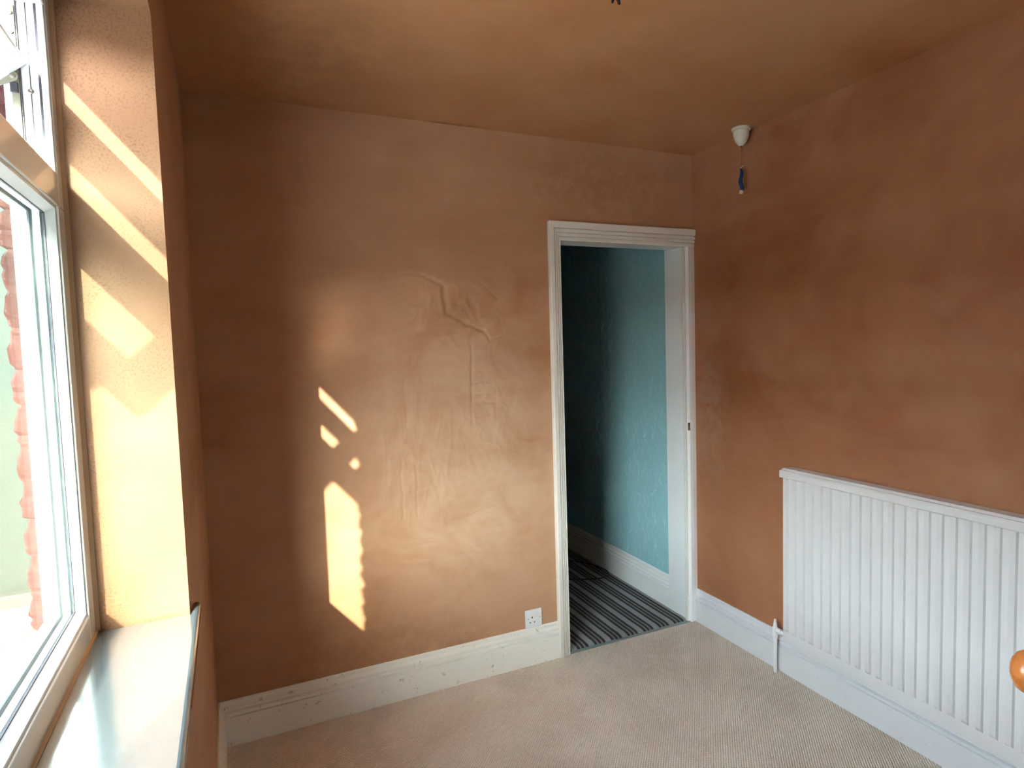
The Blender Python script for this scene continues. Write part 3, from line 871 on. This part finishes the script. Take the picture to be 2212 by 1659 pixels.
# ------------------------------------------------------------------ wall socket
SX, SZ = 1.336, 0.2175
SO_ = (SX, 0.0, SZ)
soc = empty('wall_socket', SO_)
tag(soc, 'white single switched wall socket just above the back skirting', 'wall socket')
mb = MB(); mb.box(SX - 0.043, SX + 0.043, -0.009, 0.0, SZ - 0.043, SZ + 0.043)
mb.build('faceplate', M['plastic'], soc, off=SO_, bevel=0.004, seg=3)
for dx, dz, hw, hh_ in ((-0.008, 0.006, 0.0022, 0.0045), (-0.019, -0.017, 0.0033, 0.0022), (0.003, -0.017, 0.0033, 0.0022)):
    mb = MB(); mb.box(SX + dx - hw, SX + dx + hw, -0.0094, -0.0085, SZ + dz - hh_, SZ + dz + hh_); mb.build('pin_slot', M['hole'], soc, off=SO_)
for dx in (-0.030, 0.031):
    mb = MB(); mb.lathe([(0.0028, 0.0085), (0.0028, 0.0094), (0.001, 0.0096)], 12, lambda x, y, h: (SX + dx + x, -h, SZ + 0.002 + y)); mb.build('screw', M['screw'], soc, off=SO_)
mb = MB(); mb.box(SX + 0.014, SX + 0.026, -0.0125, -0.0085, SZ + 0.008, SZ + 0.027)
mb.build('rocker_switch', M['plastic'], soc, off=SO_, bevel=0.002)

# ------------------------------------------------------------------ ceiling pull switch with taped cord
PX, PY = 2.255, -0.392
PO = (PX, PY, H)
psw = empty('pull_switch', PO)
tag(psw, 'cream ceiling pull switch with blue-taped cord in the far right corner', 'pull switch')
mb = MB(); mb.lathe([(0.041, H - 0.0005), (0.042, H - 0.004), (0.0405, H - 0.011), (0.035, H - 0.0135)], 36, lambda x, y, h: (PX + x, PY + y, h))
mb.build('base_plate', M['cream'], psw, off=PO, smooth=True)
mb = MB(); mb.lathe([(0.032, H - 0.013), (0.0345, H - 0.018), (0.0345, H - 0.030), (0.0318, H - 0.045), (0.0255, H - 0.059), (0.0165, H - 0.071), (0.0085, H - 0.0785), (0.005, H - 0.080)], 36, lambda x, y, h: (PX + x, PY + y, h))
mb.build('housing', M['cream'], psw, off=PO, smooth=True)
mb = MB(); mb.lathe([(0.0045, H - 0.079), (0.0045, H - 0.081), (0.003, H - 0.0815)], 14, lambda x, y, h: (PX + x, PY + y, h))
mb.build('cord_hole', M['hole'], psw, off=PO)
zt_ = 2.282
mb = MB(); mb.tube([(PX, PY, H - 0.084), (PX + 0.001, PY, 2.33), (PX, PY, zt_ - 0.01)], 0.0008, 6)
mb.build('cord', M['cord'], psw, off=PO)
mb = MB()
bz = [zt_ - 0.014 - 0.098 * k / 10 for k in range(11)]
mb.tube([(PX + 0.003 * math.sin(k * 0.9) - 0.001, PY + 0.002 * math.cos(k), z_) for k, z_ in enumerate(bz)],
        [0.003, 0.0062, 0.0078, 0.0083, 0.0080, 0.0090, 0.0095, 0.0098, 0.0092, 0.0096, 0.0070], 9)
mb.build('tape_wrap', M['blue_tape'], psw, off=PO, smooth=True)
mb = MB(); mb.tube([(PX - 0.001, PY, zt_ - 0.014), (PX + 0.004, PY, zt_ - 0.006), (PX + 0.010, PY, zt_ - 0.004), (PX + 0.018, PY, zt_ - 0.002)], [0.002, 0.0035, 0.0042, 0.0028], 8)
mb.build('cord_end', M['cream'], psw, off=PO, smooth=True)
mb = MB(); mb.lathe([(0.004, zt_ - 0.110), (0.0085, zt_ - 0.116), (0.009, zt_ - 0.124), (0.006, zt_ - 0.127)], 14, lambda x, y, h: (PX - 0.0005 + x, PY + y, h))
mb.build('cord_toggle', M['cream'], psw, off=PO, smooth=True)

# ------------------------------------------------------------------ taped wire ends in the middle of the ceiling
CXw, CYw = 1.088, -1.126
wr = empty('ceiling_wires', (CXw, CYw, H))
tag(wr, 'black taped wire ends hanging from the ceiling centre', 'wires')
CO = (CXw, CYw, H)
mb = MB(); mb.tube([(CXw, CYw, H + 0.005), (CXw + 0.002, CYw, H - 0.03), (CXw + 0.006, CYw, H - 0.045)], [0.011, 0.011, 0.009], 10); mb.build('sheath', M['black'], wr, off=CO, smooth=True)
for dx in (-0.006, 0.008):
    mb = MB(); mb.tube([(CXw + 0.004, CYw, H - 0.040), (CXw + 0.004 + dx, CYw, H - 0.054), (CXw + 0.004 + dx * 1.6, CYw, H - 0.068)], [0.006, 0.005, 0.0028], 8)
    mb.build('wire_end', M['black'], wr, off=CO, smooth=True)

# ------------------------------------------------------------------ cable on the hall carpet
pts = []
ctrl = [(1.72, 1.02), (1.86, 0.83), (1.986, 0.755), (2.114, 0.695), (2.195, 0.702), (2.236, 0.745), (2.240, 0.83), (2.20, 0.95), (2.08, 1.10), (1.85, 1.28)]
for i in range(len(ctrl) - 1):
    p0 = Vector(ctrl[max(i - 1, 0)]); p1 = Vector(ctrl[i]); p2 = Vector(ctrl[i + 1]); p3 = Vector(ctrl[min(i + 2, len(ctrl) - 1)])
    for k in range(8):
        u = k / 8
        p = 0.5 * ((2 * p1) + (-p0 + p2) * u + (2 * p0 - 5 * p1 + 4 * p2 - p3) * u * u + (-p0 + 3 * p1 - 3 * p2 + p3) * u ** 3)
        pts.append((p.x, p.y, 0.0145))
mb = MB(); mb.tube(pts, 0.0042, 8)
tag(mb.build('power_cable', M['black'], smooth=True), 'loop of thin black cable lying on the striped hall carpet', 'cable')

# ------------------------------------------------------------------ door of the near doorway, swung into the room; its knob reaches into the frame
KN = Vector((1.179, -2.012, 1.003))
ANG = math.radians(26)
ld = Vector((math.cos(ANG), math.sin(ANG), 0))
nn = Vector((-ld.y, ld.x, 0))
base = KN - nn * 0.043
hin = base - ld * 0.655
door = empty('door_2', (hin.x, hin.y, 0), ANG); struct(door)
LW = 0.705
mb = MB(); mb.box(0.0, LW, -0.035, -0.006, 0.006, 1.975)
for x0, x1 in ((0.0, 0.1), (LW - 0.1, LW)):
    mb.box(x0, x1, -0.041, 0.0, 0.006, 1.975)
mb.box(0.1, LW - 0.1, -0.041, 0.0, 0.006, 0.22); mb.box(0.1, LW - 0.1, -0.041, 0.0, 0.80, 0.92); mb.box(0.1, LW - 0.1, -0.041, 0.0, 1.87, 1.975)
mb.build('door_leaf', M['woodwork'], door, bevel=0.002)
kx, kz = 0.655, KN.z
mb = MB()
mb.lathe([(0.026, 0.0), (0.026, 0.004), (0.020, 0.008), (0.0125, 0.011), (0.0115, 0.018), (0.014, 0.023), (0.022, 0.028), (0.0285, 0.034), (0.0305, 0.041), (0.0295, 0.049), (0.025, 0.056), (0.016, 0.0615), (0.006, 0.064), (0.0005, 0.0643)], 40,
         lambda x, y, h: (kx + x, h, kz + y))
tag(mb.build('door_knob', M['pine'], door, smooth=True), 'round varnished pine door knob')
